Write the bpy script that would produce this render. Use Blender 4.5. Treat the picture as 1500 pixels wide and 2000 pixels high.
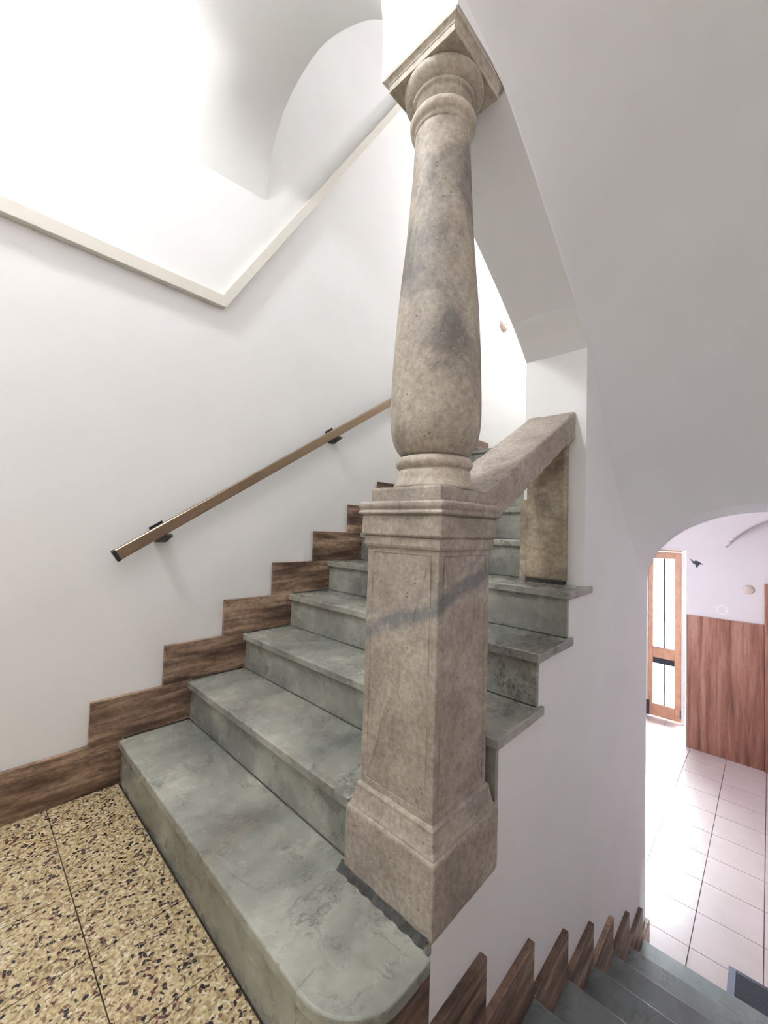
import bpy, bmesh, math, random
from mathutils import Vector, Matrix
from mathutils.geometry import tessellate_polygon

random.seed(7)
scene = bpy.context.scene
for o in list(bpy.data.objects):
    bpy.data.objects.remove(o)
COL = scene.collection

# ------------------------------------------------------------------ camera
# world: X = the way both flights run, Y = across towards the left wall, Z = up, landing floor at 0
EYE = 1.0891
yaw, pitch, roll = (math.radians(a) for a in (43.6194, 2.2305, -1.8152))
fw = Vector((math.cos(yaw) * math.cos(pitch), math.sin(yaw) * math.cos(pitch), math.sin(pitch)))
rt = Vector((math.sin(yaw), -math.cos(yaw), 0))
up = rt.cross(fw)
rt2 = rt * math.cos(roll) - up * math.sin(roll)
up2 = up * math.cos(roll) + rt * math.sin(roll)
cam_d = bpy.data.cameras.new('camera')
cam_d.sensor_fit = 'HORIZONTAL'
cam_d.sensor_width = 36.0
cam_d.lens = 36.0 * 791.83 / 1500.0
cam_d.clip_start = 0.02
cam = bpy.data.objects.new('camera', cam_d)
COL.objects.link(cam)
m3 = Matrix((rt2, up2, -fw)).transposed()
cam.matrix_world = Matrix.Translation((0, 0, EYE)) @ m3.to_4x4()
scene.camera = cam

# ------------------------------------------------------------------ world and light
world = bpy.data.worlds.new('world')
scene.world = world
world.use_nodes = True
bg = world.node_tree.nodes['Background']
bg.inputs[0].default_value = (0.86, 0.93, 1.0, 1)
bg.inputs[1].default_value = 110.0

scene.view_settings.view_transform = 'Standard'
scene.view_settings.look = 'None'
scene.view_settings.gamma = 1.0
scene.view_settings.use_curve_mapping = False
scene.view_settings.exposure = 0.17
cy = scene.cycles
cy.use_denoising = True
cy.max_bounces = 6
cy.diffuse_bounces = 5
cy.glossy_bounces = 2
cy.use_adaptive_sampling = True
cy.adaptive_threshold = 0.08
cy.adaptive_min_samples = 20
cy.transparent_max_bounces = 6
cy.sample_clamp_indirect = 10.0
cy.use_light_tree = False
cy.caustics_reflective = False
cy.caustics_refractive = False


def lamp_light(name, kind, loc, energy, color, size=0.2, rot=None, size_y=None):
    d = bpy.data.lights.new(name, kind)
    d.energy = energy
    d.color = color
    if kind == 'POINT':
        d.shadow_soft_size = size
    elif kind == 'AREA':
        d.size = size
        if size_y:
            d.shape = 'RECTANGLE'
            d.size_y = size_y
    o = bpy.data.objects.new(name, d)
    o.location = loc
    if rot:
        o.rotation_euler = rot
    COL.objects.link(o)
    return o


LAMP_LANDING_ASSUMED = (-0.55, 1.42, 3.86)
LAMP_UPPER_ASSUMED = (3.75, 1.25, 4.05)
FILL_HALL = (4.35, -0.75, 1.12)
lamp_light('landing_assumed_lamp_light', 'POINT', LAMP_LANDING_ASSUMED, 146, (0.965, 0.98, 1.0), 0.13)  # unseen landing lamp, assumed from the bright upper wall
lamp_light('upper_assumed_lamp_light', 'POINT', LAMP_UPPER_ASSUMED, 82, (1.0, 0.96, 0.98), 0.12)  # unseen upper lamp, assumed from the bright wall upstairs
lamp_light('hall_fill_light', 'POINT', FILL_HALL, 3, (1.0, 0.93, 0.94), 0.12)  # weak fill, an unseen lamp added to brighten the hall
# light added to brighten steps at an assumed hall window (behind the dividing wall)
lamp_light('hall_assumed_window_light', 'AREA', (4.50, 1.66, 0.35), 54, (0.82, 0.89, 1.0), 1.0, (math.radians(-90), 0, 0), 1.4)
portal = lamp_light('door_portal', 'AREA', (6.72, 1.05, -0.2), 1, (1, 1, 1), 2.3, (0, math.radians(90), 0), 1.0)
portal.data.cycles.is_portal = True

# ------------------------------------------------------------------ helpers


def obj(name, me, mat=None, parent=None, smooth=False):
    o = bpy.data.objects.new(name, me)
    if mat is not None and len(me.materials) == 0:
        me.materials.append(mat)
    COL.objects.link(o)
    if parent is not None:
        o.parent = parent
    if smooth:
        for p in me.polygons:
            p.use_smooth = True
    return o


def mesh(name, verts, faces):
    me = bpy.data.meshes.new(name)
    me.from_pydata([tuple(v) for v in verts], [], faces)
    me.update()
    return me


def fix_normals(me):
    bm = bmesh.new()
    bm.from_mesh(me)
    bmesh.ops.recalc_face_normals(bm, faces=bm.faces)
    bm.to_mesh(me)
    bm.free()
    return me


def box(x0, x1, y0, y1, z0, z1):
    v = [(x, y, z) for z in (z0, z1) for y in (y0, y1) for x in (x0, x1)]
    f = [(0, 2, 3, 1), (4, 5, 7, 6), (0, 1, 5, 4), (2, 6, 7, 3), (0, 4, 6, 2), (1, 3, 7, 5)]
    return mesh('box', v, f)


def prism(poly, a0, a1, axis='z'):
    """extrude a polygon; axis z: poly is (x,y); axis y: poly is (x,z); axis x: poly is (y,z)"""
    def P(p, a):
        if axis == 'z':
            return (p[0], p[1], a)
        if axis == 'y':
            return (p[0], a, p[1])
        return (a, p[0], p[1])
    n = len(poly)
    v = [P(p, a0) for p in poly] + [P(p, a1) for p in poly]
    tris = tessellate_polygon([[Vector((p[0], p[1], 0)) for p in poly]])
    f = [tuple(t) for t in tris] + [tuple(n + i for i in reversed(t)) for t in tris]
    f += [(i, (i + 1) % n, n + (i + 1) % n, n + i) for i in range(n)]
    me = mesh('prism', v, f)
    return fix_normals(me)


def prism_ngon(poly, a0, a1, axis='z'):
    """the same with whole end faces, for outlines that are to be bevelled"""
    def P(p, a):
        if axis == 'z':
            return (p[0], p[1], a)
        if axis == 'y':
            return (p[0], a, p[1])
        return (a, p[0], p[1])
    n = len(poly)
    v = [P(p, a0) for p in poly] + [P(p, a1) for p in poly]
    f = [tuple(range(n)), tuple(range(2 * n - 1, n - 1, -1))]
    f += [(i, (i + 1) % n, n + (i + 1) % n, n + i) for i in range(n)]
    return fix_normals(mesh('prism', v, f))


def lathe(profile, cx, cy_, seg=64):
    v, f = [], []
    for z, r in profile:
        for i in range(seg):
            a = 2 * math.pi * i / seg
            v.append((cx + r * math.cos(a), cy_ + r * math.sin(a), z))
    for j in range(len(profile) - 1):
        for i in range(seg):
            k = (i + 1) % seg
            f.append((j * seg + i, j * seg + k, (j + 1) * seg + k, (j + 1) * seg + i))
    f.append(tuple(range(seg - 1, -1, -1)))
    b = (len(profile) - 1) * seg
    f.append(tuple(range(b, b + seg)))
    return mesh('lathe', v, f)


def bevel(o, w=0.004, seg=2, angle=30):
    m = o.modifiers.new('bevel', 'BEVEL')
    m.width = w
    m.segments = seg
    m.limit_method = 'ANGLE'
    m.angle_limit = math.radians(angle)
    return o


def empty(name, loc=(0, 0, 0)):
    o = bpy.data.objects.new(name, None)
    o.location = loc
    o.empty_display_size = 0.1
    COL.objects.link(o)
    return o


def tag(o, label=None, cat=None, kind=None, group=None):
    if label:
        o['label'] = label
    if cat:
        o['category'] = cat
    if kind:
        o['kind'] = kind
    if group:
        o['group'] = group
    return o


def struct(o, label=None):
    o['kind'] = 'structure'
    if label:
        o['label'] = label
    return o


def spline(pts, n):
    """Catmull-Rom through points of any dimension, n samples"""
    P = [Vector(p) for p in pts]
    d = [0.0]
    for a, b in zip(P, P[1:]):
        d.append(d[-1] + (b - a).length)
    out = []
    for i in range(n):
        s = d[-1] * i / (n - 1)
        k = 0
        while k < len(P) - 2 and s > d[k + 1]:
            k += 1
        t = (s - d[k]) / max(d[k + 1] - d[k], 1e-9)
        p1, p2 = P[k], P[k + 1]
        L = d[k + 1] - d[k]
        m1 = (P[k + 1] - P[k - 1]) / (d[k + 1] - d[k - 1]) * L if k > 0 else (p2 - p1)
        m2 = (P[k + 2] - P[k]) / (d[k + 2] - d[k]) * L if k + 2 < len(P) else (p2 - p1)
        h = ((2 * t ** 3 - 3 * t ** 2 + 1), (t ** 3 - 2 * t ** 2 + t), (-2 * t ** 3 + 3 * t ** 2), (t ** 3 - t ** 2))
        out.append(p1 * h[0] + m1 * h[1] + p2 * h[2] + m2 * h[3])
    return out


def interp(tab, x):
    if x <= tab[0][0]:
        return tab[0][1]
    for (a, va), (b, vb) in zip(tab, tab[1:]):
        if x <= b:
            return va + (vb - va) * (x - a) / (b - a)
    return tab[-1][1]


def loft(A, B, m=10):
    """ruled surface between two polylines of equal length"""
    n = len(A)
    v = [A[i].lerp(B[i], j / m) for i in range(n) for j in range(m + 1)]
    f = [(i * (m + 1) + j, i * (m + 1) + j + 1, (i + 1) * (m + 1) + j + 1, (i + 1) * (m + 1) + j)
         for i in range(n - 1) for j in range(m)]
    return mesh('loft', v, f)


# ------------------------------------------------------------------ materials


class NT:
    def __init__(self, name):
        self.mat = bpy.data.materials.new(name)
        self.mat.use_nodes = True
        self.t = self.mat.node_tree
        self.b = self.t.nodes['Principled BSDF']

    def n(self, kind, **kw):
        nd = self.t.nodes.new(kind)
        for k, v in kw.items():
            if k.startswith('i_'):
                nd.inputs[k[2:].replace('_', ' ')].default_value = v
            else:
                setattr(nd, k, v)
        return nd

    def l(self, a, b):
        self.t.links.new(a, b)

    def pos(self):
        return self.n('ShaderNodeNewGeometry').outputs['Position']

    def mapping(self, vec, scale=(1, 1, 1), rot=(0, 0, 0), loc=(0, 0, 0)):
        m = self.n('ShaderNodeMapping')
        m.inputs['Scale'].default_value = scale
        m.inputs['Rotation'].default_value = rot
        m.inputs['Location'].default_value = loc
        self.l(vec, m.inputs['Vector'])
        return m.outputs['Vector']

    def noise(self, vec, scale, detail=4, rough=0.55, dist=0.0):
        nd = self.n('ShaderNodeTexNoise')
        nd.inputs['Scale'].default_value = scale
        nd.inputs['Detail'].default_value = detail
        nd.inputs['Roughness'].default_value = rough
        nd.inputs['Distortion'].default_value = dist
        self.l(vec, nd.inputs['Vector'])
        return nd.outputs['Fac']

    def ramp(self, fac, stops, interp='LINEAR'):
        r = self.n('ShaderNodeValToRGB')
        r.color_ramp.interpolation = interp
        e = r.color_ramp.elements
        while len(e) < len(stops):
            e.new(0.5)
        for el, (p, c) in zip(e, stops):
            el.position = p
            el.color = (c[0], c[1], c[2], 1) if isinstance(c, (tuple, list)) else (c, c, c, 1)
        self.l(fac, r.inputs['Fac'])
        return r.outputs['Color']

    def mix(self, fac, a, b, blend='MIX'):
        m = self.n('ShaderNodeMix', data_type='RGBA', blend_type=blend)
        for s, v in ((m.inputs[0], fac), (m.inputs[6], a), (m.inputs[7], b)):
            if hasattr(v, 'is_linked') or hasattr(v, 'links'):
                self.l(v, s)
            elif isinstance(v, (tuple, list)):
                s.default_value = (v[0], v[1], v[2], 1)
            else:
                s.default_value = v
        return m.outputs[2]

    def math(self, op, a, b=0.0, clamp=False):
        m = self.n('ShaderNodeMath', operation=op)
        m.use_clamp = clamp
        for s, v in ((m.inputs[0], a), (m.inputs[1], b)):
            if hasattr(v, 'links'):
                self.l(v, s)
            else:
                s.default_value = v
        return m.outputs[0]

    def bump(self, height, strength=0.2, dist=0.01):
        b = self.n('ShaderNodeBump')
        b.inputs['Strength'].default_value = strength
        b.inputs['Distance'].default_value = dist
        self.l(height, b.inputs['Height'])
        self.l(b.outputs['Normal'], self.b.inputs['Normal'])

    def base(self, c):
        if hasattr(c, 'links'):
            self.l(c, self.b.inputs['Base Color'])
        else:
            self.b.inputs['Base Color'].default_value = (c[0], c[1], c[2], 1)

    def rough(self, r):
        if hasattr(r, 'links'):
            self.l(r, self.b.inputs['Roughness'])
        else:
            self.b.inputs['Roughness'].default_value = r


def plaster(name, col=(0.82, 0.82, 0.81), var=0.03):
    m = NT(name)
    p = m.pos()
    a = m.noise(p, 1.7, 2, 0.5)
    c = m.ramp(a, [(0.3, tuple(x * (1 - var) for x in col)), (0.7, tuple(min(1, x * (1 + var)) for x in col))])
    m.base(c)
    m.rough(0.85)

    return m.mat


def marble(name, rough=0.3, tint=(1, 1, 1), warm=0.35):
    m = NT(name)
    p = m.pos()
    big = m.noise(m.mapping(p, (1.2, 2.0, 2.0)), 2.4, 3, 0.5, 0.0)
    c = m.ramp(big, [(0.25, (0.15, 0.157, 0.142)), (0.5, (0.295, 0.30, 0.262)), (0.75, (0.45, 0.452, 0.385))])
    # brownish worn patches
    st = m.noise(m.mapping(p, (1, 1, 1), loc=(3.1, 0.4, 1.0)), 3.5, 6, 0.6, 0.0)
    c = m.mix(m.math('MULTIPLY', m.ramp(st, [(0.56, 0.0), (0.74, 1.0)]), warm), c, (0.33, 0.235, 0.13))
    # thin dark veins: where a distorted noise crosses its middle
    v = m.noise(m.mapping(p, (1.0, 2.4, 1.6), rot=(0, 0, 0.5)), 3.4, 9, 0.66, 0.35)
    d = m.math('ABSOLUTE', m.math('SUBTRACT', v, 0.5))
    vein = m.ramp(d, [(0.0, 1.0), (0.016, 0.0)])
    mask = m.ramp(m.noise(p, 4.0, 5, 0.6), [(0.48, 0.0), (0.64, 1.0)])
    c = m.mix(m.math('MULTIPLY', m.math('MULTIPLY', vein, mask), 0.85), c, (0.075, 0.08, 0.082))
    v2 = m.noise(m.mapping(p, (2.2, 1.0, 1.4), rot=(0, 0, -0.35), loc=(0.7, 0.2, 0)), 2.6, 8, 0.62, 0.2)
    vein2 = m.ramp(m.math('ABSOLUTE', m.math('SUBTRACT', v2, 0.52)), [(0.0, 0.75), (0.013, 0.0)])
    c = m.mix(m.math('MULTIPLY', vein2, m.ramp(m.noise(p, 6.0, 3, 0.6), [(0.44, 0.0), (0.58, 1.0)])), c, (0.10, 0.105, 0.10))
    fine = m.noise(p, 28, 7, 0.7)
    c = m.mix(0.6, c, m.ramp(fine, [(0.22, (0.50, 0.50, 0.49)), (0.85, (1.12, 1.12, 1.10))]), 'MULTIPLY')
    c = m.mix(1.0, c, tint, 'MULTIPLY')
    m.base(c)
    r = m.ramp(m.noise(p, 12, 4), [(0.3, rough * 0.75), (0.7, rough * 1.3)])
    m.rough(r)
    m.bump(m.noise(p, 30, 1), 0.05, 0.004)
    return m.mat


def travertine(name, direction='h', cols=None, rough=0.4, scale=1.0):
    m = NT(name)
    p = m.pos()
    # bedded stone: noise stretched along the beds, wavy, with broken dark seams
    s = (2.2, 2.2, 17) if direction == 'h' else (2.0, 8.0, 0.45)
    q = m.mapping(p, tuple(x * scale for x in s))
    a = m.noise(q, 1.5, 4 if direction == 'h' else 7, 0.5 if direction == 'h' else 0.60, 0.35)
    cols = cols or [(0.085, 0.052, 0.037), (0.245, 0.155, 0.103), (0.43, 0.305, 0.21)]
    c = m.ramp(a, [(0.34, cols[0]), (0.5, cols[1]), (0.66, cols[2])])
    s2 = (16, 16, 26) if direction == 'h' else (6, 30, 5)
    f = m.noise(m.mapping(p, s2), 2.2, 6, 0.72, 0.4)
    c = m.mix(0.6 if direction == 'h' else 0.3, c, m.ramp(f, [(0.38, (0.42, 0.39, 0.37)), (0.55, (1, 1, 1))]), 'MULTIPLY')
    w = m.noise(m.mapping(p, tuple(x * 0.8 for x in s), loc=(5, 3, 1)), 1.3, 7, 0.7, 0.3)
    dk = m.ramp(m.math('ABSOLUTE', m.math('SUBTRACT', w, 0.47)), [(0.0, 0.75), (0.035, 0.0)])
    c = m.mix(m.math('MULTIPLY', dk, 0.7 if direction == 'h' else 0.25), c, tuple(x * 0.55 for x in cols[0]))
    m.base(c)
    m.rough(rough)
    m.bump(f, 0.18, 0.004)
    return m.mat


def old_stone(name, cols, vein=None, pits=0.5, stain=(0.12, 0.115, 0.11), stain_amt=0.6, bump=0.35, st=(0.50, 0.66), sloc=(1.3, 2.2, 0.15), waves=False):
    m = NT(name)
    p = m.pos()
    a = m.noise(p, 7.0, 6, 0.65, 0.3)
    c = m.ramp(a, [(0.3, cols[0]), (0.52, cols[1]), (0.72, cols[2])])
    s = m.noise(m.mapping(p, (1, 1, 0.7), loc=sloc), 6.0, 5, 0.6, 0.6)
    c = m.mix(m.math('MULTIPLY', m.ramp(s, [(st[0], 0.0), (st[1], 1.0)]), stain_amt), c, stain)
    f = m.noise(p, 70, 5, 0.7)
    c = m.mix(0.55, c, m.ramp(f, [(0.36, (0.42, 0.40, 0.38)), (0.60, (1, 1, 1))]), 'MULTIPLY')
    if vein:
        # a slanting grey band that runs through the block: distance to a plane, roughened
        z0, av, v0, au, u0, w = vein
        sep = m.n('ShaderNodeSeparateXYZ')
        m.l(p, sep.inputs[0])
        t = m.math('SUBTRACT', sep.outputs[2], z0)
        t = m.math('ADD', t, m.math('MULTIPLY', m.math('SUBTRACT', sep.outputs[1], v0), av))
        t = m.math('SUBTRACT', t, m.math('MULTIPLY', m.math('SUBTRACT', sep.outputs[0], u0), au))
        t = m.math('ADD', t, m.math('MULTIPLY', m.math('SUBTRACT', m.noise(p, 9, 5), 0.5), 0.06))
        d = m.math('ABSOLUTE', t)
        k = m.ramp(m.math('DIVIDE', d, w), [(0.45, 1.0), (1.0, 0.0)])
        k = m.math('MULTIPLY', k, m.ramp(m.noise(p, 38, 5, 0.7), [(0.34, 0.35), (0.55, 0.95)]))
        c = m.mix(k, c, (0.15, 0.15, 0.155))
        # thin hairline above it
        d2 = m.math('ABSOLUTE', m.math('SUBTRACT', t, 0.05))
        c = m.mix(m.ramp(m.math('DIVIDE', d2, 0.008), [(0.0, 0.55), (1.0, 0.0)]), c, (0.2, 0.19, 0.19))
    # light grains and scuffs
    g = m.noise(p, 120, 4, 0.8)
    c = m.mix(m.ramp(g, [(0.60, 0.0), (0.72, 0.55)]), c, tuple(min(1, x * 1.45) for x in cols[2]))
    if waves:
        w = m.noise(m.mapping(p, (1.2, 3.0, 8.0)), 1.7, 4, 0.5, 0.4)
        dk = m.ramp(m.math('ABSOLUTE', m.math('SUBTRACT', w, 0.5)), [(0.0, 0.55), (0.05, 0.0)])
        c = m.mix(dk, c, (0.17, 0.135, 0.105))
    vo = m.n('ShaderNodeTexVoronoi')
    vo.inputs['Scale'].default_value = 55
    m.l(p, vo.inputs['Vector'])
    pm = m.math('MULTIPLY', m.ramp(vo.outputs['Distance'], [(0.10, 1.0), (0.22, 0.0)]),
                m.ramp(m.noise(p, 9, 3), [(0.52, 0.0), (0.6, 1.0)]))
    c = m.mix(m.math('MULTIPLY', pm, pits), c, (0.10, 0.085, 0.07))
    m.base(c)
    m.rough(0.62)
    h = m.math('SUBTRACT', m.math('ADD', m.math('MULTIPLY', a, 1.2), m.math('MULTIPLY', f, 0.5)), m.math('MULTIPLY', pm, 0.8))
    m.bump(h, bump, 0.006)
    return m.mat


def terrazzo(name):
    m = NT(name)
    p = m.pos()
    vo = m.n('ShaderNodeTexVoronoi')
    vo.inputs['Scale'].default_value = 112
    vo.inputs['Randomness'].default_value = 1.0
    q = m.n('ShaderNodeVectorMath', operation='ADD')
    m.l(m.mapping(p, (1, 1, 0)), q.inputs[0])
    wob = m.n('ShaderNodeTexNoise')
    wob.inputs['Scale'].default_value = 60
    m.l(p, wob.inputs['Vector'])
    sc = m.n('ShaderNodeVectorMath', operation='SCALE')
    sc.inputs['Scale'].default_value = 0.010
    m.l(wob.outputs['Color'], sc.inputs[0])
    m.l(sc.outputs[0], q.inputs[1])
    m.l(q.outputs[0], vo.inputs['Vector'])
    sep = m.n('ShaderNodeSeparateColor')
    m.l(vo.outputs['Color'], sep.inputs[0])
    # ground of small cream chips
    v2 = m.n('ShaderNodeTexVoronoi')
    v2.inputs['Scale'].default_value = 165
    m.l(q.outputs[0], v2.inputs['Vector'])
    s2 = m.n('ShaderNodeSeparateColor')
    m.l(v2.outputs['Color'], s2.inputs[0])
    ground = m.ramp(s2.outputs[0], [(0.0, (0.20, 0.14, 0.075)), (0.10, (0.33, 0.245, 0.135)), (0.4, (0.46, 0.365, 0.205)),
                                    (0.72, (0.55, 0.46, 0.285)), (0.94, (0.64, 0.58, 0.44))], 'CONSTANT')
    # dark and wine-red chips scattered in it
    dark = m.ramp(sep.outputs[0], [(0.0, (0.016, 0.013, 0.016)), (0.115, (0.07, 0.022, 0.022)), (0.155, (0.16, 0.085, 0.05))], 'CONSTANT')
    e = m.n('ShaderNodeTexVoronoi', feature='DISTANCE_TO_EDGE')
    e.inputs['Scale'].default_value = 112
    m.l(q.outputs[0], e.inputs['Vector'])
    is_dark = m.math('MULTIPLY', m.math('LESS_THAN', sep.outputs[0], 0.185), m.math('GREATER_THAN', e.outputs['Distance'], 0.05))
    c = m.mix(is_dark, ground, dark)
    big = m.noise(p, 5, 4)
    c = m.mix(0.5, c, m.ramp(big, [(0.3, (0.72, 0.70, 0.66)), (0.7, (1, 1, 1))]), 'MULTIPLY')
    m.base(c)
    m.rough(0.42)
    return m.mat


def simple(name, col, rough=0.5, metal=0.0, var=0.0, nscale=20):
    m = NT(name)
    p = m.pos()
    if var:
        a = m.noise(p, nscale, 4)
        m.base(m.ramp(a, [(0.3, tuple(x * (1 - var) for x in col)), (0.7, tuple(x * (1 + var) for x in col))]))
    else:
        m.base(col)
    m.rough(rough)
    m.b.inputs['Metallic'].default_value = metal
    return m.mat


def glass(name):
    m = bpy.data.materials.new(name)
    m.use_nodes = True
    t = m.node_tree
    t.nodes.clear()
    out = t.nodes.new('ShaderNodeOutputMaterial')
    mx = t.nodes.new('ShaderNodeMixShader')
    tr = t.nodes.new('ShaderNodeBsdfTransparent')
    gl = t.nodes.new('ShaderNodeBsdfGlossy')
    fr = t.nodes.new('ShaderNodeFresnel')
    fr.inputs['IOR'].default_value = 1.45
    tr.inputs['Color'].default_value = (0.95, 0.97, 0.96, 1)
    gl.inputs['Roughness'].default_value = 0.02
    t.links.new(fr.outputs[0], mx.inputs[0])
    t.links.new(tr.outputs[0], mx.inputs[1])
    t.links.new(gl.outputs[0], mx.inputs[2])
    t.links.new(mx.outputs[0], out.inputs['Surface'])
    return m


M_PLASTER = plaster('plaster_white')
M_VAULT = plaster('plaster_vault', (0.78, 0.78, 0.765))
M_HALLP = plaster('plaster_hall', (0.64, 0.575, 0.58))
M_OUTER = plaster('plaster_outer', (0.82, 0.77, 0.775))
M_MARBLE = marble('marble_grey', 0.26)
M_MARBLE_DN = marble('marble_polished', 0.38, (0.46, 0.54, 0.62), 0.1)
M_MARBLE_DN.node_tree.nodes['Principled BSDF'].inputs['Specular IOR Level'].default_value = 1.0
M_TRAV = travertine('travertine_brown', 'h')
M_PANEL = travertine('travertine_red', 'v', [(0.15, 0.058, 0.040), (0.30, 0.130, 0.088), (0.44, 0.24, 0.175)], 0.35)
M_TERR = terrazzo('terrazzo')
M_TERRJ = simple('terrazzo_joint', (0.05, 0.04, 0.03), 0.8, var=0.2)
M_PED = old_stone('stone_pedestal', [(0.27, 0.23, 0.19), (0.385, 0.333, 0.282), (0.49, 0.435, 0.37)],
                  vein=(0.905, 0.42, 0.563, 0.36, 0.783, 0.030), pits=0.5, stain=(0.19, 0.16, 0.14), stain_amt=0.5)
M_COLUMN = old_stone('stone_column', [(0.30, 0.255, 0.205), (0.42, 0.365, 0.30), (0.52, 0.46, 0.385)], pits=0.85,
                     stain=(0.10, 0.095, 0.09), stain_amt=0.8, bump=0.25, st=(0.44, 0.62), sloc=(1.3, 2.2, 0.36))
M_CAPITAL = old_stone('stone_capital', [(0.36, 0.31, 0.24), (0.49, 0.43, 0.345), (0.58, 0.52, 0.43)], pits=0.2,
                      stain=(0.26, 0.235, 0.20), stain_amt=0.5, bump=0.15)
M_RAILSTONE = old_stone('stone_banister', [(0.30, 0.25, 0.21), (0.43, 0.37, 0.315), (0.54, 0.475, 0.41)], pits=0.8,
                        stain=(0.30, 0.235, 0.20), stain_amt=0.4, bump=0.6)
M_PILASTER = old_stone('stone_pilaster', [(0.29, 0.225, 0.15), (0.43, 0.36, 0.26), (0.56, 0.50, 0.40)], pits=0.1,
                       stain=(0.22, 0.185, 0.15), stain_amt=0.6, bump=0.15, waves=True)
M_MORTAR = simple('mortar_dark', (0.05, 0.052, 0.048), 0.9, var=0.5, nscale=80)
M_BRONZE = simple('bronze_anodised', (0.30, 0.215, 0.14), 0.34, 0.85, 0.06)
M_BLACK = simple('black_plastic', (0.014, 0.014, 0.015), 0.4)
M_DUCT = simple('duct_cream', (0.70, 0.67, 0.60), 0.45, var=0.02)
M_TILE = simple('tile_hall', (0.52, 0.44, 0.425), 0.28, var=0.05, nscale=6)
M_GROUT = simple('grout_grey', (0.10, 0.10, 0.11), 0.8, var=0.2)
M_WOOD = simple('door_wood', (0.56, 0.31, 0.20), 0.4, var=0.12, nscale=14)
M_WHITE = simple('white_paint', (0.82, 0.81, 0.80), 0.45)
M_GLASS = glass('pane_glass')
M_DARK = simple('dark_metal', (0.03, 0.032, 0.045), 0.4)
M_MAT = simple('doormat_pile', (0.035, 0.036, 0.045), 0.95, var=0.4, nscale=150)
M_MATRIM = simple('doormat_trim', (0.10, 0.12, 0.17), 0.5)
M_PINKDISC = simple('disc_beige', (0.55, 0.43, 0.38), 0.5)
M_PAVE = simple('street_paving', (0.55, 0.55, 0.54), 0.8, var=0.08, nscale=4)
M_FACADE = simple('street_facade', (0.75, 0.74, 0.72), 0.8, var=0.04, nscale=2)

# ------------------------------------------------------------------ measures
D = 1.9713            # left wall
VR = 0.548            # face of the dividing wall
VB = 0.81             # its other face
RISE, RUN, U0 = 0.175, 0.265, 0.505       # flight going up
NOSE = lambda k: U0 + RUN * (k - 1)
DRISE, DRUN, DU0 = 0.1685, 0.2966, 0.998  # flight going down
DNOSE = lambda k: DU0 + DRUN * (k - 1)
ZH = -8 * DRISE + 0.0095                  # hall floor
TOPZ = 5.2
CEIL = 4.3
ZSOF = 3.6
UB = -2.20            # wall behind the camera
VW = -0.56            # wall on the far side of the flight going down
UEND = 2.93           # end of the dividing wall
POST = (0.903, 0.683)
AXIS = (0.902, 0.674)
SPRING = [(0.60, 2.45), (0.775, 2.405), (1.015, 2.365), (1.2, 2.262), (1.382, 2.15), (1.5, 2.075), (1.621, 1.992), (1.70, 1.93), (1.771, 1.866),
          (2.0, 1.675), (2.3, 1.40), (2.6, 1.08), (2.80, 0.845)]

# ------------------------------------------------------------------ the setting
# left wall, one plane from the landing to the upper floor
struct(obj('wall_left', box(UB - 0.2, 5.4, D, D + 0.25, -1.6, TOPZ), M_PLASTER), 'long white plaster wall beside the rising flight')

# dividing wall between the flights: stringer, pier and the part over the arch, one outline
r_ = lambda k: NOSE(k) + 0.034
arch = [(u, interp(SPRING, u)) for u in (1.771, 1.70, 1.621, 1.5, 1.382, 1.2, 1.10, 1.03)]
outline = [(0.745, -1.5), (UEND, -1.5), (UEND, TOPZ), (0.784, TOPZ), (0.784, 2.378), (1.023, 2.378)] + arch[::-1] + \
          [(1.771, 0.845), (r_(5), 0.845), (r_(5), 0.67), (r_(4), 0.67), (r_(4), 0.495), (r_(3), 0.495), (r_(3), 0.17), (0.745, 0.17)]
wr = obj('wall_right', prism(outline, VR, VB, 'y'), M_PLASTER)
struct(wr, 'white plaster wall dividing the rising and descending flights')

# vault over the flight going down
N, K = 60, 40
V, F = [], []
for i in range(N + 1):
    u = 0.775 + (2.80 - 0.775) * i / N
    hs = interp(SPRING, u)
    sag = 0.16 * math.sin(math.pi * (u - 1.80) / 1.0) if 1.80 < u < 2.80 else 0.0
    hs -= sag
    rise = 0.46 - 0.03 * max(0.0, (u - 1.8)) + sag * 0.75
    for j in range(K + 1):
        a = math.pi * j / K
        V.append((u, 0.549 * math.cos(a), hs + rise * math.sin(a)))
for i in range(N):
    for j in range(K):
        F.append((i * (K + 1) + j, i * (K + 1) + j + 1, (i + 1) * (K + 1) + j + 1, (i + 1) * (K + 1) + j))
# the reveal of the low arch at the foot of the flight
b0 = len(V)
for u, z0_, b_ in ((2.80, 0.845, 0.43), (2.865, 0.825, 0.43), (UEND, 0.805, 0.43)):
    for j in range(K + 1):
        a = math.pi * j / K
        V.append((u, 0.549 * math.cos(a), z0_ + b_ * math.sin(a)))
for i in range(2):
    for j in range(K):
        F.append((b0 + i * (K + 1) + j, b0 + i * (K + 1) + j + 1, b0 + (i + 1) * (K + 1) + j + 1, b0 + (i + 1) * (K + 1) + j))
me = mesh('vault', V, F)
vault = struct(obj('ceiling_vault', me, M_VAULT, smooth=True), 'sloping plaster vault over the descending flight')
em = vault.modifiers.new('edge', 'EDGE_SPLIT')
em.split_angle = math.radians(35)

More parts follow.
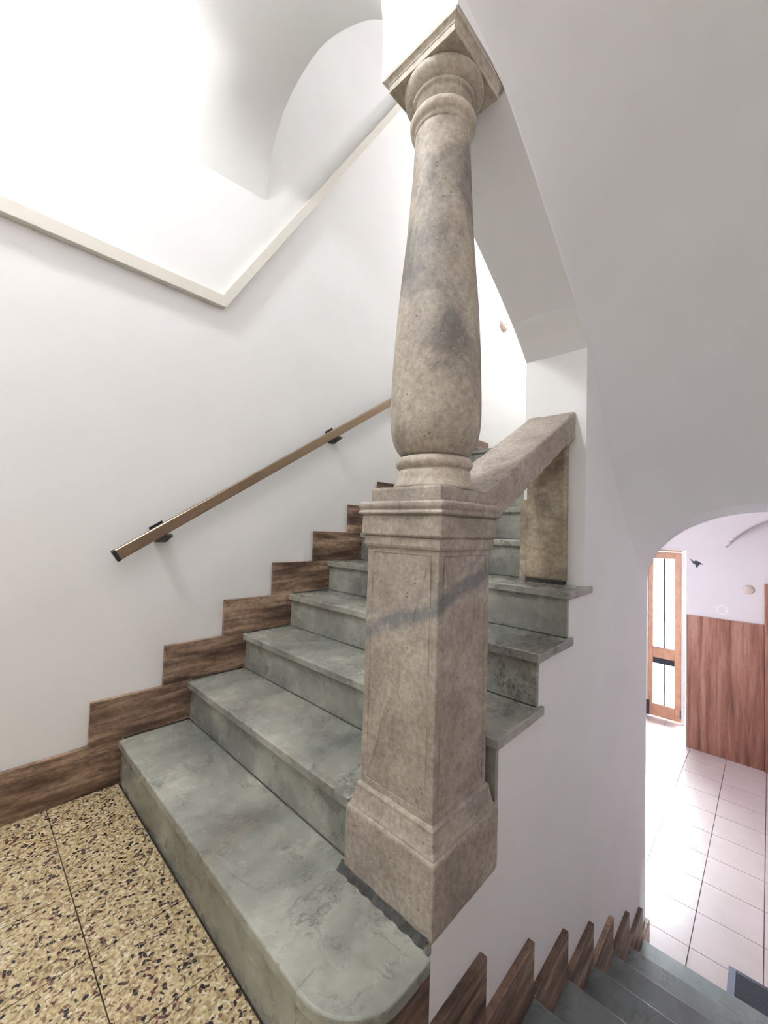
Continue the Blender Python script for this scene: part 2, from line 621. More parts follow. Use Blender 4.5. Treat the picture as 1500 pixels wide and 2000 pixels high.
# soffit of the arch that crosses the rising flight from the left wall to the column
Bc = [(1.063, 1.971, 2.84), (1.062, 1.962, 2.95), (1.06, 1.935, 3.05), (1.06, 1.88, 3.15), (1.06, 1.79, 3.255), (1.06, 1.62, 3.32), (1.055, 1.46, 3.305),
      (1.05, 1.25, 3.20), (1.045, 1.11, 3.09), (1.04, 0.95, 2.90), (1.03, 0.84, 2.66), (1.023, 0.797, 2.378)]
Fc = [(0.62, 1.971, 2.80), (0.58, 1.971, 2.951), (0.518, 1.971, 3.117), (0.461, 1.971, 3.231), (0.398, 1.971, 3.309), (0.28, 1.971, 3.43), (0.12, 1.93, 3.555),
      (0.12, 1.60, 3.60), (0.30, 1.25, 3.60), (0.50, 1.05, 3.50), (0.66, 0.93, 3.22), (0.765, 0.845, 2.78), (0.779, 0.812, 2.58), (0.781, 0.797, 2.378)]
nB = 48
Bf = spline(Bc, 400)
B = [Bf[round(399 * (i / (nB - 1)) ** 0.56)] for i in range(nB)]
Fp = spline(Fc, nB)
for q in Fp:
    q.y = min(q.y, 1.971)
    q.z = min(q.z, ZSOF)
sof = struct(obj('ceiling_arch', loft(Fp, B, 10), M_VAULT, smooth=True), 'grey shaded underside of the arch across the rising flight')

# spandrel between that arch, the ceiling and the dividing wall (front), and above its back edge
k0 = next(i for i in range(nB) if Fp[i].y < 1.965) - 1
fr = [p for p in Fp[k0:]]
Vv = [tuple(p) for p in fr] + [(p.x, p.y, CEIL + 0.001) for p in fr]
n_ = len(fr)
Ff = [(i, i + 1, n_ + i + 1, n_ + i) for i in range(n_ - 1)]
Vv += [(0.781, VR, 2.378), (0.781, VR, CEIL)]
Ff.append((n_ - 1, 2 * n_, 2 * n_ + 1, 2 * n_ - 1))
struct(obj('wall_front', mesh('spandrel', Vv, Ff), M_PLASTER, smooth=False), 'white plaster face above the column capital')
Vv = [tuple(p) for p in B] + [(p.x, p.y, TOPZ) for p in B]
struct(obj('wall_cross', mesh('backspandrel', Vv, [(i, nB + i, nB + i + 1, i + 1) for i in range(nB - 1)]), M_PLASTER), 'white plaster wall above the cross arch')

# rest of the shell
struct(obj('ceiling', box(UB - 0.2, 0.80, VW - 0.2, D + 0.2, CEIL, CEIL + 0.15), M_PLASTER), 'white plaster ceiling over the landing')
struct(obj('ceiling_upper', box(0.78, 5.4, VW - 0.2, D + 0.2, TOPZ, TOPZ + 0.15), M_PLASTER), 'white ceiling above the upper landing')
struct(obj('wall_back', box(UB - 0.2, UB, VW - 0.2, D + 0.2, -0.2, CEIL), M_PLASTER), 'white wall behind the landing')
struct(obj('wall_outer', box(UB - 0.2, UEND, VW - 0.2, VW, -1.6, CEIL), M_OUTER), 'white wall on the outer side of the descending flight')
# lunette closing the upper end of the vault
Vv, Ff = [], []
for j in range(K + 1):
    a = math.pi * j / K
    y = 0.56 * math.cos(a)
    Vv += [(0.777, y, 2.40 + 0.46 * math.sin(a)), (0.777, y, CEIL + 0.02)]
for j in range(K):
    Ff.append((2 * j, 2 * j + 1, 2 * j + 3, 2 * j + 2))
struct(obj('wall_lunette', mesh('lunette', Vv, Ff), M_PLASTER), 'white plaster lunette over the head of the descending flight')
struct(obj('wall_far', box(5.2, 5.4, VB - 0.3, D, 1.5, TOPZ), M_PLASTER), 'bright white end wall of the upper landing')
struct(obj('wall_upper', box(UEND, 5.4, VB - 0.2, VB, 1.55, TOPZ), M_PLASTER), 'white wall along the upper landing')
struct(obj('floor_upper', box(NOSE(10) + 0.3, 5.3, VB - 0.1, D, 1.60, 1.75), M_MARBLE), 'grey marble floor of the upper landing')

# landing floor: mortar bed and the terrazzo tiles laid in it
floor = struct(obj('floor', box(UB, 0.745, VW, D, -0.17, -0.012), M_TERRJ), 'terrazzo tiled landing floor')
T = 0.2445
me = mesh('terrazzo_tile', *[(lambda b: (b[0], b[1]))((
    [(x, y, z) for z in (-0.012, 0.0) for y in (0.0014, T - 0.0014) for x in (0.0014, T - 0.0014)],
    [(0, 2, 3, 1), (4, 5, 7, 6), (0, 1, 5, 4), (2, 6, 7, 3), (0, 4, 6, 2), (1, 3, 7, 5)]))][0])
me.materials.append(M_TERR)
iu0 = int(math.floor((UB - 0.281) / T))
for i in range(iu0 + 1, 2):
    for j in range(-8, 3):
        u, v = 0.281 + i * T, 1.4735 + j * T
        lim = 0.51 if v + T > 0.54 else 0.64
        if v < VW or v + T > D + 0.03 or u > lim:
            continue
        if u + T > lim + 0.005 or v + T > D:
            o = obj('tile', box(u + 0.0014, min(u + T - 0.0014, lim), v + 0.0014, min(v + T - 0.0014, D - 0.001), -0.012, 0.0), M_TERR, floor)
        else:
            o = obj('tile', me, None, floor)
            o.location = (u, v, 0)

# hall floor
hall = struct(obj('floor_hall', box(2.76, 6.75, -1.45, 1.6, ZH - 0.15, ZH - 0.006), M_GROUT), 'pale tiled floor of the entrance hall')
TW, TV0, TU0 = 0.3205, 0.356, 3.118
me = box(0.0022, TW - 0.0022, 0.0022, TW - 0.0022, -0.008, 0.0)
me.materials.append(M_TILE)
for i in range(-1, 12):
    for j in range(-6, 4):
        u, v = TU0 + i * TW, TV0 + j * TW
        if v + TW > 1.6 or v < -1.5:
            continue
        if u + TW > 6.62:
            o = obj('tile', box(u + 0.002, 6.70, v + 0.002, v + TW - 0.002, ZH - 0.008, ZH), M_TILE, hall)
        else:
            o = obj('tile', me, None, hall)
            o.location = (u, v, ZH)

# hall walls and its groined ceiling
UW, UD = 5.98, 6.60
zA = lambda v: 0.78 + 0.61 * math.sqrt(max(0.0, 1 - ((v + 0.45) / 0.85) ** 2))
def zB(u):
    t = max(0.0, u - 4.45) / 1.53
    return 0.93 + 0.60 * math.sqrt(max(0.0, 1 - min(1.0, t * t)))
nu, nv = 120, 140
V, F = [], []
for i in range(nu + 1):
    u = UEND + (UW + 0.01 - UEND) * i / nu
    for j in range(nv + 1):
        v = -1.45 + 3.05 * j / nv
        V.append((u, v, max(zA(v), zB(u))))
for i in range(nu):
    for j in range(nv):
        F.append((i * (nv + 1) + j, i * (nv + 1) + j + 1, (i + 1) * (nv + 1) + j + 1, (i + 1) * (nv + 1) + j))
hc = struct(obj('ceiling_hall', mesh('hallvault', V, F), M_HALLP, smooth=True), 'pinkish white groined ceiling of the entrance hall')
hc.modifiers.new('edge', 'EDGE_SPLIT').split_angle = math.radians(20)
wh = struct(obj('wall_hall', box(UW, UW + 0.7, -1.45, 0.72, ZH - 0.1, 1.56), M_HALLP), 'pinkish white hall wall above the stone panels')
struct(obj('wall_hall_outer', box(UEND, UW + 0.7, -1.65, -1.45, ZH - 0.1, 1.56), M_HALLP), 'pinkish side wall of the entrance hall')
WA, WB, WC, WD = 3.96, 5.04, -0.40, 1.10  # opening made for the assumed, unseen window
whi = struct(obj('wall_hall_inner', box(UEND - 0.02, WA, 1.6, 1.8, ZH - 0.1, 1.56), M_HALLP), 'pinkish wall of the hall below the upper landing')
obj('assumed_window_pier', box(WB, 6.8, 1.6, 1.8, ZH - 0.1, 1.56), M_HALLP, whi)
obj('assumed_window_parapet', box(WA, WB, 1.6, 1.8, ZH - 0.1, WC), M_HALLP, whi)
obj('assumed_window_lintel', box(WA, WB, 1.6, 1.8, WD, 1.56), M_HALLP, whi)
wn = struct(empty('window_1_assumed', (4.5, 1.72, 0)), 'unseen glazed side window of the entrance hall, assumed to light the steps')  # unseen window, assumed as source of the added light
for a, b_, c_, d_ in ((WA, WA + 0.06, WC, WD), (WB - 0.06, WB, WC, WD), (4.47, 4.53, WC + 0.06, WD - 0.06), (WA + 0.06, WB - 0.06, WC, WC + 0.06), (WA + 0.06, WB - 0.06, WD - 0.06, WD)):
    obj('frame_bar', box(a - 4.5, b_ - 4.5, -0.02, 0.03, c_, d_), M_WHITE, wn)
for a, b_ in ((WA + 0.06, 4.47), (4.53, WB - 0.06)):
    obj('pane', box(a - 4.5, b_ - 4.5, 0.0, 0.006, WC + 0.06, WD - 0.06), M_GLASS, wn)
struct(obj('wall_hall_stair', box(UEND - 0.1, UEND, VB + 0.002, 1.8, ZH - 0.1, 1.38), M_HALLP), 'pinkish hall wall under the rising flight')
struct(obj('wall_hall_side', box(UEND - 0.02, UEND, -1.65, VW, ZH - 0.1, 1.56), M_HALLP), 'pinkish hall wall beside the low arch')
# lintel wall above the door, sloping reveal
struct(obj('wall_door', prism([(0.72, 0.93), (1.62, 0.93), (1.62, 1.56), (0.72, 1.56)], UW, UD + 0.15, 'x'), M_HALLP), 'white plaster lintel over the entrance door')
# closing wall over the low arch, hall side
Vv, Ff = [], []
for j in range(K + 1):
    a = math.pi * j / K
    Vv += [(UEND, 0.546 * math.cos(a), 0.805 + 0.43 * math.sin(a)), (UEND, 0.58 * math.cos(a), 1.75)]
for j in range(K):
    Ff.append((2 * j, 2 * j + 1, 2 * j + 3, 2 * j + 2))
struct(obj('wall_arch', mesh('archwall', Vv, Ff), M_HALLP), 'white wall around the low arch on the hall side')
# roof slabs that keep the sky out of the hidden spaces
struct(obj('ceiling_slab', box(UEND + 0.02, 6.85, -1.7, 1.85, 1.56, 1.595), M_PLASTER), 'floor slab above the entrance hall')

# ------------------------------------------------------------------ rising flight
up_st = tag(empty('marble_staircase', (NOSE(1), 1.25, 0)), 'grey marble staircase rising along the white wall to the upper landing', 'staircase')


def child(name, me, mat, parent, smooth=False, label=None):
    """mesh given in world coordinates, parented to an empty that only has a location"""
    o = obj(name, me, mat, parent, smooth)
    loc = Vector((0, 0, 0))
    p = parent
    while p is not None:
        loc += p.location
        p = p.parent
    me.transform(Matrix.Translation(-loc))
    if label:
        o['label'] = label
    return o


# first step: a rounded slab that reaches round in front of the pedestal
def rounded(off):
    pts = [(NOSE(1) + off, D), (NOSE(1) + off, 0.668)]
    cx, cy_ = NOSE(1) + 0.145, 0.668
    for i in range(1, 13):
        a = math.pi / 2 * i / 12
        pts.append((cx - (0.145 - off) * math.cos(a), cy_ - (0.142 - off) * math.sin(a)))
    pts += [(0.743, 0.526 + off), (0.743, 0.546), (0.80, 0.55), (0.80, D)]
    return pts


bevel(child('tread', prism_ngon(rounded(0.0), 0.143, 0.175), M_MARBLE, up_st, label='wide first tread with a rounded end'), 0.006, 3)
child('riser', prism_ngon(rounded(0.012)[:-3] + [(0.743, 0.548), (0.80, 0.56), (0.80, D)], -0.005, 0.143), M_MARBLE, up_st)
for k in range(2, 11):
    n = NOSE(k)
    z = RISE * k
    e = n + RUN + 0.022
    if k == 2:
        poly = [(n, D), (n, 0.833), (e, 0.833), (e, D)]
        r0 = 0.833
    elif k in (3, 4):
        poly = [(n, D), (n, 0.534), (n + 0.315, 0.534), (n + 0.315, VR), (e, VR), (e, D)]
        r0 = VR + 0.002
    elif k == 5:
        poly = [(n, D), (n, 0.534), (1.835, 0.534), (1.835, VR), (1.7705, VR), (1.7705, VB + 0.001), (e, VB + 0.001), (e, D)]
        r0 = VR + 0.002
    else:
        poly = [(n, D), (n, VB + 0.001), (e, VB + 0.001), (e, D)]
        r0 = VB + 0.001
    bevel(child('tread', prism_ngon(poly, z - 0.03, z), M_MARBLE, up_st), 0.004, 2)
    child('riser', box(n + 0.018, n + 0.033, r0, D, z - RISE, z - 0.03), M_MARBLE, up_st)
    child('joint', box(n + 0.0145, n + 0.018, r0, D - 0.019, z - RISE, z - RISE + 0.003), M_MORTAR, up_st)

# ------------------------------------------------------------------ descending flight
dn_st = tag(empty('marble_staircase', (DNOSE(7), 0, ZH)), 'dark polished marble staircase descending to the bright entrance hall', 'staircase')
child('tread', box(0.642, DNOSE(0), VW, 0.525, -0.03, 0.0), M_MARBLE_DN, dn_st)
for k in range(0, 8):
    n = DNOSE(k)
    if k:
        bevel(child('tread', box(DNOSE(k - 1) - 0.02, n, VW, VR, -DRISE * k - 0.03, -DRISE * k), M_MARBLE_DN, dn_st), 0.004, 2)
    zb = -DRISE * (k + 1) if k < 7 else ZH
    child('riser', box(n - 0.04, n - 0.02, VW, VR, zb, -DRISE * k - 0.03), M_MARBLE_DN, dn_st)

# unseen brown stone wainscot, added on the outer wall to cut bounced light
wo = struct(empty('baseboard_outer_added', (1.8, VW, 0)), 'unseen brown travertine wainscot added on the outer wall to cut bounced light')
for j in range(9):
    u = 0.70 + 0.2966 * j - 0.02
    child('slab', box(u, min(u + 0.2946, UEND), VW, VW + 0.018, -DRISE * (j + 1), -DRISE * j + 0.35), M_PANEL, wo)

# ------------------------------------------------------------------ travertine skirting
bl = struct(empty('baseboard_left', (0, D, 0)), 'brown travertine skirting stepping up along the left wall')
TH = 0.018
bevel(child('slab', box(UB, NOSE(1) + 0.02, D - TH, D, 0.0, 0.187), M_TRAV, bl), 0.002, 1)
for k in range(1, 11):
    bevel(child('slab', box(NOSE(k) - 0.105, NOSE(k + 1) + 0.02 - (0 if k < 10 else -0.3), D - TH - 0.0006 * (k % 2), D, RISE * k + 0.0065 if k else 0, RISE * k + 0.181), M_TRAV, bl), 0.002, 1)
br = struct(empty('baseboard_right', (0, VR, 0)), 'brown travertine skirting stepping down the dividing wall')
child('slab', box(0.60, 0.748, 0.533, VR, 0.0, 0.1425), M_TRAV, br)
for j in range(7):
    e = 0.990 + DRUN * j
    s = DNOSE(j) - 0.02
    bevel(child('slab', box(s, e, VR - 0.020, VR, -DRISE * (j + 1), 0.002 - DRISE * j), M_TRAV, br), 0.002, 1)
bevel(child('slab', box(DNOSE(7) - 0.02, UEND + 0.02, VR - 0.022, VR, ZH, -1.185), M_TRAV, br), 0.002, 1)

# ------------------------------------------------------------------ column on its pedestal
colm = tag(empty('stone_column', (POST[0], POST[1], 0.175)), 'weathered stone column on a square pedestal at the foot of the stairs', 'column', 'thing')


def frustum(levels, c):
    """stack of square sections (z, half) as one mesh"""
    v, f = [], []
    for z, h in levels:
        v += [(c[0] - h, c[1] - h, z), (c[0] + h, c[1] - h, z), (c[0] + h, c[1] + h, z), (c[0] - h, c[1] + h, z)]
    for j in range(len(levels) - 1):
        for i in range(4):
            k = (i + 1) % 4
            f.append((4 * j + i, 4 * j + k, 4 * j + 4 + k, 4 * j + 4 + i))
    f.append((3, 2, 1, 0))
    b = 4 * (len(levels) - 1)
    f.append((b, b + 1, b + 2, b + 3))
    return mesh('frustum', v, f)


ped = tag(empty('pedestal'))
ped.parent = colm


def worn(o, amount=0.003, scale=0.06, levels=4):
    """old stone: subdivide and roughen the surface a little"""
    s = o.modifiers.new('sub', 'SUBSURF')
    s.subdivision_type = 'SIMPLE'
    s.levels = levels
    s.render_levels = levels
    t = bpy.data.textures.new('wear', 'CLOUDS')
    t.noise_scale = scale
    t.noise_depth = 3
    d = o.modifiers.new('wear', 'DISPLACE')
    d.texture = t
    d.texture_coords = 'GLOBAL'
    d.strength = amount
    d.mid_level = 0.5
    return o


H0 = 0.146
worn(bevel(child('base_block', frustum([(0.176, H0 - 0.004), (0.19, H0), (0.343, H0), (0.349, H0 - 0.004)], POST), M_PED, ped), 0.007, 3), 0.004)
worn(bevel(child('base_moulding', frustum([(0.345, H0 - 0.006), (0.352, H0 - 0.006), (0.362, H0 - 0.011), (0.395, 0.128), (0.402, 0.128), (0.409, 0.122)], POST), M_PED, ped), 0.002, 2, 12), 0.003)
# die with a sunk border line on each face
dh, z0, z1 = 0.120, 0.405, 1.045
bm = bmesh.new()
bm.from_mesh(frustum([(z0, dh), (z1, dh)], POST))
sides = [f for f in bm.faces if abs(f.normal.z) < 0.5]
bmesh.ops.recalc_face_normals(bm, faces=bm.faces)
bmesh.ops.inset_individual(bm, faces=sides, thickness=0.028, depth=0.0)
bmesh.ops.inset_individual(bm, faces=sides, thickness=0.003, depth=-0.0035)
bmesh.ops.inset_individual(bm, faces=sides, thickness=0.003, depth=0.0025)
me = bpy.data.meshes.new('die')
bm.to_mesh(me)
bm.free()
worn(bevel(child('die', me, M_PED, ped, label='square shaft with a grey vein slanting across it'), 0.006, 3, 60), 0.004, 0.05, 4)
worn(bevel(child('fascia', frustum([(1.038, 0.1245), (1.046, 0.127), (1.066, 0.127), (1.069, 0.124)], POST), M_PED, ped), 0.003, 2), 0.0025, 0.04, 3)
worn(bevel(child('frieze', frustum([(1.068, 0.131), (1.074, 0.1335), (1.118, 0.1335), (1.124, 0.131)], POST), M_PED, ped), 0.004, 2), 0.003, 0.05, 3)
worn(bevel(child('cornice', frustum([(1.123, 0.134), (1.127, 0.141), (1.131, 0.141), (1.136, 0.136), (1.146, 0.141), (1.154, 0.141), (1.160, 0.132)], POST), M_PED, ped), 0.003, 2, 20), 0.004, 0.04, 3)
worn(bevel(child('plinth', frustum([(1.158, 0.117), (1.193, 0.117), (1.198, 0.112)], POST), M_PED, ped), 0.006, 3), 0.004, 0.05, 3)

base = child('base_ring', lathe([(1.196, 0.112), (1.205, 0.110), (1.215, 0.103), (1.228, 0.0995), (1.243, 0.0995), (1.2465, 0.094), (1.2505, 0.094), (1.252, 0.0985),
                                 (1.257, 0.1035), (1.265, 0.106), (1.273, 0.1045), (1.280, 0.099), (1.284, 0.085)], *AXIS), M_CAPITAL, colm, smooth=True)
prof = spline([(1.282, 0.082), (1.290, 0.0925), (1.306, 0.106), (1.335, 0.118), (1.372, 0.1238), (1.43, 0.1252), (1.54, 0.1215), (1.667, 0.1148), (1.80, 0.1035),
               (1.90, 0.0945), (2.02, 0.0865), (2.168, 0.0782), (2.205, 0.0775)], 60)
shaft = child('shaft', lathe([(p[0], p[1]) for p in prof], *AXIS, seg=96), M_COLUMN, colm, smooth=True, label='swelling shaft with grey weather stains')
t = bpy.data.textures.new('shaft_wear', 'CLOUDS')
t.noise_scale = 0.09
dm = shaft.modifiers.new('wear', 'DISPLACE')
dm.texture = t
dm.texture_coords = 'GLOBAL'
dm.strength = 0.002
cap = tag(empty('capital'))
cap.parent = colm
child('neck_ring', lathe([(2.200, 0.0775), (2.208, 0.0815), (2.213, 0.0815), (2.216, 0.086), (2.224, 0.0925), (2.234, 0.0945), (2.243, 0.0905), (2.248, 0.081), (2.251, 0.0785)], *AXIS), M_CAPITAL, cap, smooth=True)
child('neck', lathe([(2.249, 0.0785), (2.283, 0.0795), (2.286, 0.083), (2.288, 0.0885), (2.296, 0.0895), (2.298, 0.086)], *AXIS), M_CAPITAL, cap, smooth=True)
child('echinus', lathe([(2.296, 0.0865), (2.301, 0.096), (2.308, 0.1045), (2.317, 0.1105), (2.327, 0.1125), (2.334, 0.111)], *AXIS), M_CAPITAL, cap, smooth=True)
bevel(child('abacus', frustum([(2.333, 0.1115), (2.351, 0.1115), (2.3515, 0.113), (2.356, 0.114), (2.362, 0.118), (2.365, 0.121), (2.366, 0.123), (2.3775, 0.123)], AXIS), M_CAPITAL, cap), 0.0015, 1, 20)
# cement bead along the foot of the pedestal
mv, mf = [], []
ns = 60
for i in range(ns + 1):
    y = POST[1] + H0 + 0.012 - (2 * H0 + 0.0) * i / ns
    w = 0.015 + 0.002 * math.sin(i * 0.7) + 0.001 * random.random()
    h = 0.012 + 0.003 * math.sin(i * 0.31 + 1) + 0.001 * random.random()
    x = POST[0] - H0
    mv += [(x - w, y, 0.1745), (x - w * 0.5, y, 0.1745 + h * 0.6), (x + 0.004, y, 0.1745 + h * 1.3)]
for i in range(ns):
    for j in range(2):
        mf.append((3 * i + j, 3 * i + 3 + j, 3 * i + 4 + j, 3 * i + 1 + j))
child('mortar', mesh('mortar', mv, mf), M_MORTAR, colm, label='rough dark cement bead')

# ------------------------------------------------------------------ stone banister and pilaster
sl = 0.566
zt = lambda u: 1.607 - (1.7715 - u) * sl
bn = obj('stone_banister', prism_ngon([(0.985, zt(0.985) + 0.004), (1.7705, zt(1.7705)), (1.7705, zt(1.7705) - 0.112), (1.02, zt(1.02) - 0.112)], 0.588, 0.795, 'y'), M_RAILSTONE)
worn(bevel(bn, 0.01, 3), 0.009, 0.035, 5)
tag(bn, 'sloping rough stone banister slab between the column pedestal and the pier', 'banister')
pil = tag(empty('stone_pilaster', (1.74, 0.70, 0.875)), 'short veined marble pilaster under the sloping banister against the pier', 'pilaster')
pz = lambda u: zt(u) - 0.115
worn(bevel(child('block', prism_ngon([(1.735, 0.888), (1.7695, 0.888), (1.7695, pz(1.7695)), (1.735, pz(1.735))], 0.612, 0.785, 'y'), M_PILASTER, pil), 0.012, 4), 0.004, 0.06, 3)
child('backing', box(1.750, 1.7700, 0.788, 0.815, 0.876, 1.235), M_PILASTER, pil)
child('foot_joint', box(1.742, 1.7695, 0.618, 0.783, 0.8755, 0.890), M_MORTAR, pil)

# ------------------------------------------------------------------ wall handrail
hr = tag(empty('handrail', (0.43, D, 0.95)), 'bronze metal handrail on dark brackets along the left white wall', 'handrail')
a0, a1 = Vector((0.447, D - 0.072, 0.945)), Vector((2.95, D - 0.072, 0.945 + (2.95 - 0.447) * 0.6425))
dirv = (a1 - a0).normalized()
side = Vector((0, 1, 0))
nup = dirv.cross(side).normalized()
if nup.z < 0:
    nup = -nup


def bar(p0, p1, hw, hh):
    v = []
    for p in (p0, p1):
        for a, b in ((-1, -1), (1, -1), (1, 1), (-1, 1)):
            v.append(p + side * (a * hw) + nup * (b * hh))
    return fix_normals(mesh('bar', v, [(0, 1, 2, 3), (4, 5, 6, 7), (0, 1, 5, 4), (1, 2, 6, 5), (2, 3, 7, 6), (3, 0, 4, 7)]))


bevel(child('rail', bar(a0, a1, 0.013, 0.0235), M_BRONZE, hr), 0.005, 3)
bevel(child('end_cap', bar(a0 - dirv * 0.010, a0 + dirv * 0.004, 0.0145, 0.025), M_BLACK, hr, label='black plastic end cap'), 0.003, 2)
for u in (0.615, 1.56, 2.50):
    c = a0 + dirv * ((u - a0.x) / dirv.x)
    bk = tag(empty('bracket', (0, 0, 0)))
    bk.parent = hr
    child('arm', prism_ngon([(c.y - 0.012, c.z - 0.028), (c.y + 0.072, c.z - 0.060), (c.y + 0.072, c.z - 0.035), (c.y + 0.01, c.z - 0.020)], u - 0.012, u + 0.038, 'x'), M_BLACK, bk)
    bevel(child('wall_plate', bar(c + Vector((0, 0.069, 0)) - dirv * 0.030 - nup * 0.006, c + Vector((0, 0.069, 0)) + dirv * 0.032 - nup * 0.006, 0.003, 0.031), M_BLACK, bk), 0.001, 1)

# ------------------------------------------------------------------ cable duct
du = tag(empty('cable_duct', (0.85, D, 2.2)), 'cream cable duct running level then climbing steeply up the left wall', 'cable duct')
tz0, tz1, dp = 2.150, 2.2055, 0.034
cu = 0.842
sl2 = (4.169 - 2.212) / (2.041 - 0.842)
ang = math.atan(sl2)
W = tz1 - tz0
# level run, mitred, then the climbing run: outlines in the wall plane
mit = (cu + 0.018, tz0)
P0 = (cu, tz1)
ru = 2.35
nx, nz = math.sin(ang), -math.cos(ang)
bevel(child('level_run', prism_ngon([(UB, tz0), mit, P0, (UB, tz1)], D - dp, D, 'y'), M_DUCT, du), 0.0015, 1)
wv = (mit[0] - P0[0]) * nx + (mit[1] - P0[1]) * nz
end = (P0[0] + ru, P0[1] + ru * sl2)
bevel(child('climbing_run', prism_ngon([P0, (mit[0] + 0.0008, mit[1]), (end[0] + wv * nx, end[1] + wv * nz), end], D - dp, D, 'y'), M_DUCT, du), 0.0015, 1)

# ------------------------------------------------------------------ small fittings upstairs
fit = tag(empty('wall_bell', (3.745, D, 3.20)), 'small round pinkish bell high on the upper landing wall', 'bell')
V = lathe([(0, 0.065), (0.020, 0.065), (0.034, 0.056), (0.040, 0.03)], 0, 0, 32)
V.transform(Matrix.Rotation(math.radians(90), 4, 'X'))
o = obj('cover', V, M_PINKDISC, fit, True)
V = lathe([(0.039, 0.012), (0.046, 0.010)], 0, 0, 20)
V.transform(Matrix.Rotation(math.radians(90), 4, 'X'))
obj('button', V, M_WHITE, fit, True)

# ------------------------------------------------------------------ entrance hall things
pn = tag(empty('stone_wainscot', (UW, 0.35, ZH)), 'reddish brown veined travertine wainscot beside the entrance door', 'wainscot')
child('panel', box(UW - 0.02, UW, 0.05, 0.716, ZH, 0.17), M_PANEL, pn)
child('cap_strip', box(UW - 0.024, UW, 0.05, 0.718, 0.165, 0.183), M_PANEL, pn)
p2 = tag(empty('stone_surround', (UW, -0.3, ZH)), 'taller brown travertine panel at the end of the hall wainscot', 'wainscot')
bevel(child('panel', box(UW - 0.045, UW, -0.6, 0.045, ZH, 0.62), M_PANEL, p2), 0.003, 1)

disc = lathe([(0, 0.048), (0.010, 0.047), (0.014, 0.042)], 0, 0, 32)
disc.transform(Matrix.Rotation(math.radians(-90), 4, 'Y'))
jc = tag(obj('junction_cover', disc, M_PINKDISC, None, True), 'round beige junction box cover on the pink hall wall', 'cover')
jc.location = (UW, 0.175, 0.54)
ring = bpy.data.meshes.new('ring')
bm = bmesh.new()
for i in range(32):
    a = 2 * math.pi * i / 32
    for r, x in ((0.050, 0), (0.046, -0.002), (0.042, 0)):
        bm.verts.new((x, r * math.cos(a), r * math.sin(a)))
bm.verts.ensure_lookup_table()
for i in range(32):
    k = (i + 1) % 32
    for j in range(2):
        bm.faces.new((bm.verts[3 * i + j], bm.verts[3 * i + j + 1], bm.verts[3 * k + j + 1], bm.verts[3 * k + j]))
bm.to_mesh(ring)
bm.free()
o = obj('ring_mark', ring, M_WHITE, wh)
o.location = (UW - 0.001, 0.395, 0.285)
# bird-shaped patch of missing plaster
chip = [(0.09, 0.05), (0.05, 0.01), (0.03, 0.022), (0.0, 0.012), (-0.04, -0.02), (-0.005, -0.022), (0.005, -0.035), (0.02, -0.07), (0.035, -0.025), (0.055, -0.015)]
o = obj('plaster_chip', prism([(0.60 + a, 0.80 + b) for a, b in chip], UW - 0.0015, UW + 0.001, 'x'), M_DARK, wh)

# door
dr = struct(empty('door_1', (UD, 0.85, ZH)), 'glazed wooden entrance door with light behind it')
x0, x1 = UD, UD + 0.045
yr, yl = 0.846, 1.215


def dpart(name, y0, y1, z0, z1, mat, xo=0.0, par=None):
    return child(name, box(x0 + xo, x1 - xo, y0, y1, z0, z1), mat, par or dr)


lf = tag(empty('door_leaf'))
lf.parent = dr
zf = ZH + 0.012
bevel(dpart('stile', yr, yr + 0.072, zf, 0.885, M_WOOD, 0, lf), 0.004, 1)
bevel(dpart('stile', yl - 0.055, yl, zf, 0.885, M_WOOD, 0, lf), 0.004, 1)
bevel(dpart('rail', yr + 0.072, yl - 0.055, zf, zf + 0.165, M_WOOD, 0, lf), 0.004, 1)
bevel(dpart('rail', yr + 0.072, yl - 0.055, -0.545, -0.400, M_WOOD, 0, lf), 0.004, 1)
bevel(dpart('rail', yr + 0.072, yl - 0.055, 0.79, 0.885, M_WOOD, 0, lf), 0.004, 1)
dpart('pane', yr + 0.07, yl - 0.05, -0.402, 0.792, M_GLASS, 0.020, lf)
dpart('pane', yr + 0.07, yl - 0.05, zf + 0.16, -0.543, M_GLASS, 0.020, lf)
ym = (yr + 0.072 + yl - 0.055) / 2 - 0.005
dpart('glazing_bar', ym - 0.010, ym + 0.010, -0.402, 0.792, M_DARK, 0.016, lf)
dpart('glazing_bar', ym - 0.010, ym + 0.010, zf + 0.16, -0.543, M_DARK, 0.016, lf)
dpart('outside_band', yr + 0.072, yl - 0.055, -0.625, -0.548, M_DARK, 0.012, lf)  # dark band across the pane, stands in for an object outside
dpart('hinge', yr - 0.004, yr + 0.012, -1.27, -1.16, M_DARK, -0.012, lf)
dpart('bolt_plate', yl - 0.02, yl + 0.015, -1.32, -1.13, M_DARK, -0.014, lf)
fr_ = tag(empty('door_frame'))
fr_.parent = dr
dpart('jamb', 0.80, yr - 0.004, ZH, 0.93, M_WHITE, -0.01, fr_)
dpart('jamb', yl + 0.002, yl + 0.045, ZH, 0.93, M_WHITE, -0.01, fr_)
dpart('head', yr - 0.004, 1.60, 0.888, 0.93, M_WOOD, -0.004, fr_)
dpart('side_pane', yl + 0.045, 1.60, ZH, 0.888, M_GLASS, 0.02, fr_)
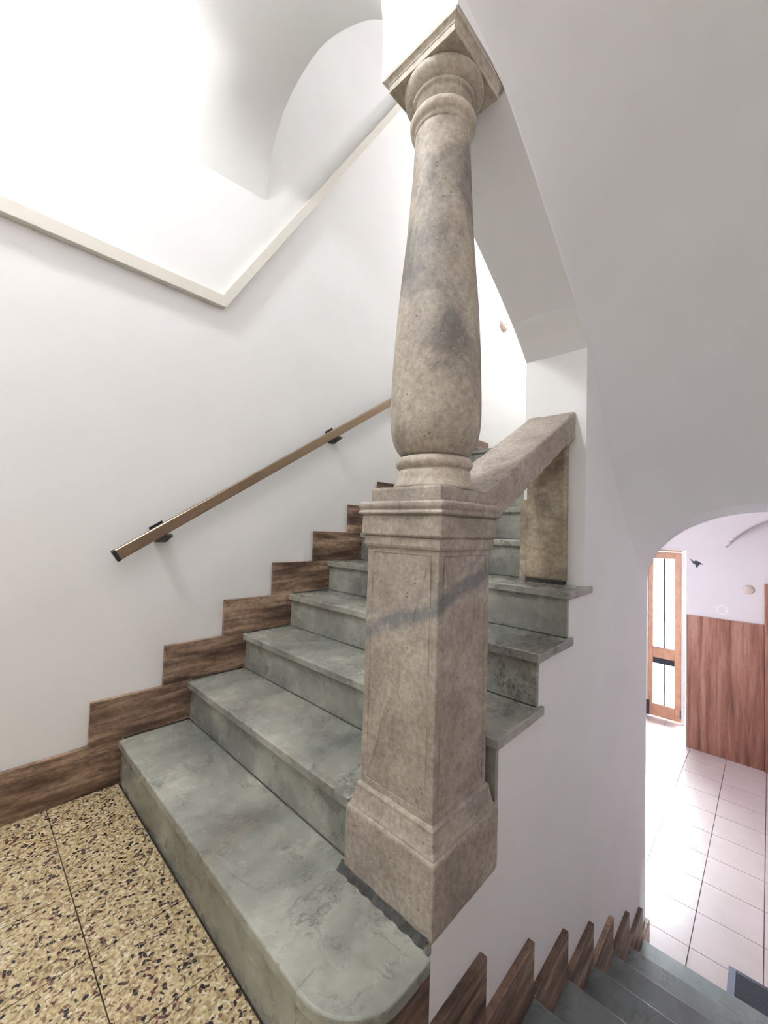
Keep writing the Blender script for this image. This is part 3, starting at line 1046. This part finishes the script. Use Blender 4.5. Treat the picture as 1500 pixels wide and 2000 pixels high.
# street outside
struct(obj('ground_street', box(6.75, 16, -8, 10, ZH - 0.15, ZH - 0.02), M_PAVE), 'pale street paving outside the door')
struct(obj('wall_street', box(14, 14.3, -8, 10, ZH - 0.02, 3.5), M_FACADE), 'pale house front across the street')

# doormat
dmt = tag(empty('doormat', (2.96, -0.15, ZH)), 'dark grey doormat with blue trim at the foot of the stairs', 'doormat')
child('pile', box(2.80, 3.120, -0.50, 0.145, ZH, ZH + 0.011), M_MAT, dmt)
child('border', box(2.80, 3.143, 0.147, 0.178, ZH, ZH + 0.009), M_MATRIM, dmt)
child('border', box(3.122, 3.143, -0.50, 0.1465, ZH, ZH + 0.009), M_DARK, dmt)

# ------------------------------------------------------------------ assumed and added lamps (out of the picture)


def globe_lamp(loc, label, z_ceiling):
    t_ = tag(empty('unseen_ceiling_lamp', loc), label, 'lamp')
    e_ = bpy.data.materials.new('lamp_glass')
    e_.use_nodes = True
    b_ = e_.node_tree.nodes['Principled BSDF']
    b_.inputs['Base Color'].default_value = (0.9, 0.88, 0.84, 1)
    b_.inputs['Emission Color'].default_value = (1, 0.95, 0.88, 1)
    b_.inputs['Emission Strength'].default_value = 4.0
    hgt = z_ceiling - loc[2]
    o_ = obj('stem', lathe([(0.02, 0.008), (hgt - 0.015, 0.008)], 0, 0, 12), M_WHITE, t_)
    o_ = obj('rose', lathe([(hgt - 0.03, 0.03), (hgt - 0.012, 0.05), (hgt - 0.002, 0.05)], 0, 0, 24), M_WHITE, t_)
    rr = 0.10
    o_ = obj('shade', lathe([(-rr * math.cos(a) + 0.16, max(0.004, rr * math.sin(a))) for a in [math.pi * i / 14 for i in range(15)]], 0, 0, 28), e_, t_, True)
    return t_


globe_lamp(LAMP_LANDING_ASSUMED, 'unseen white globe lamp, assumed hanging over the landing', CEIL)
globe_lamp(LAMP_UPPER_ASSUMED, 'unseen white globe lamp assumed over the upper landing', TOPZ)
globe_lamp(FILL_HALL, 'unseen white globe lamp added to brighten the entrance hall', zA(-0.75))
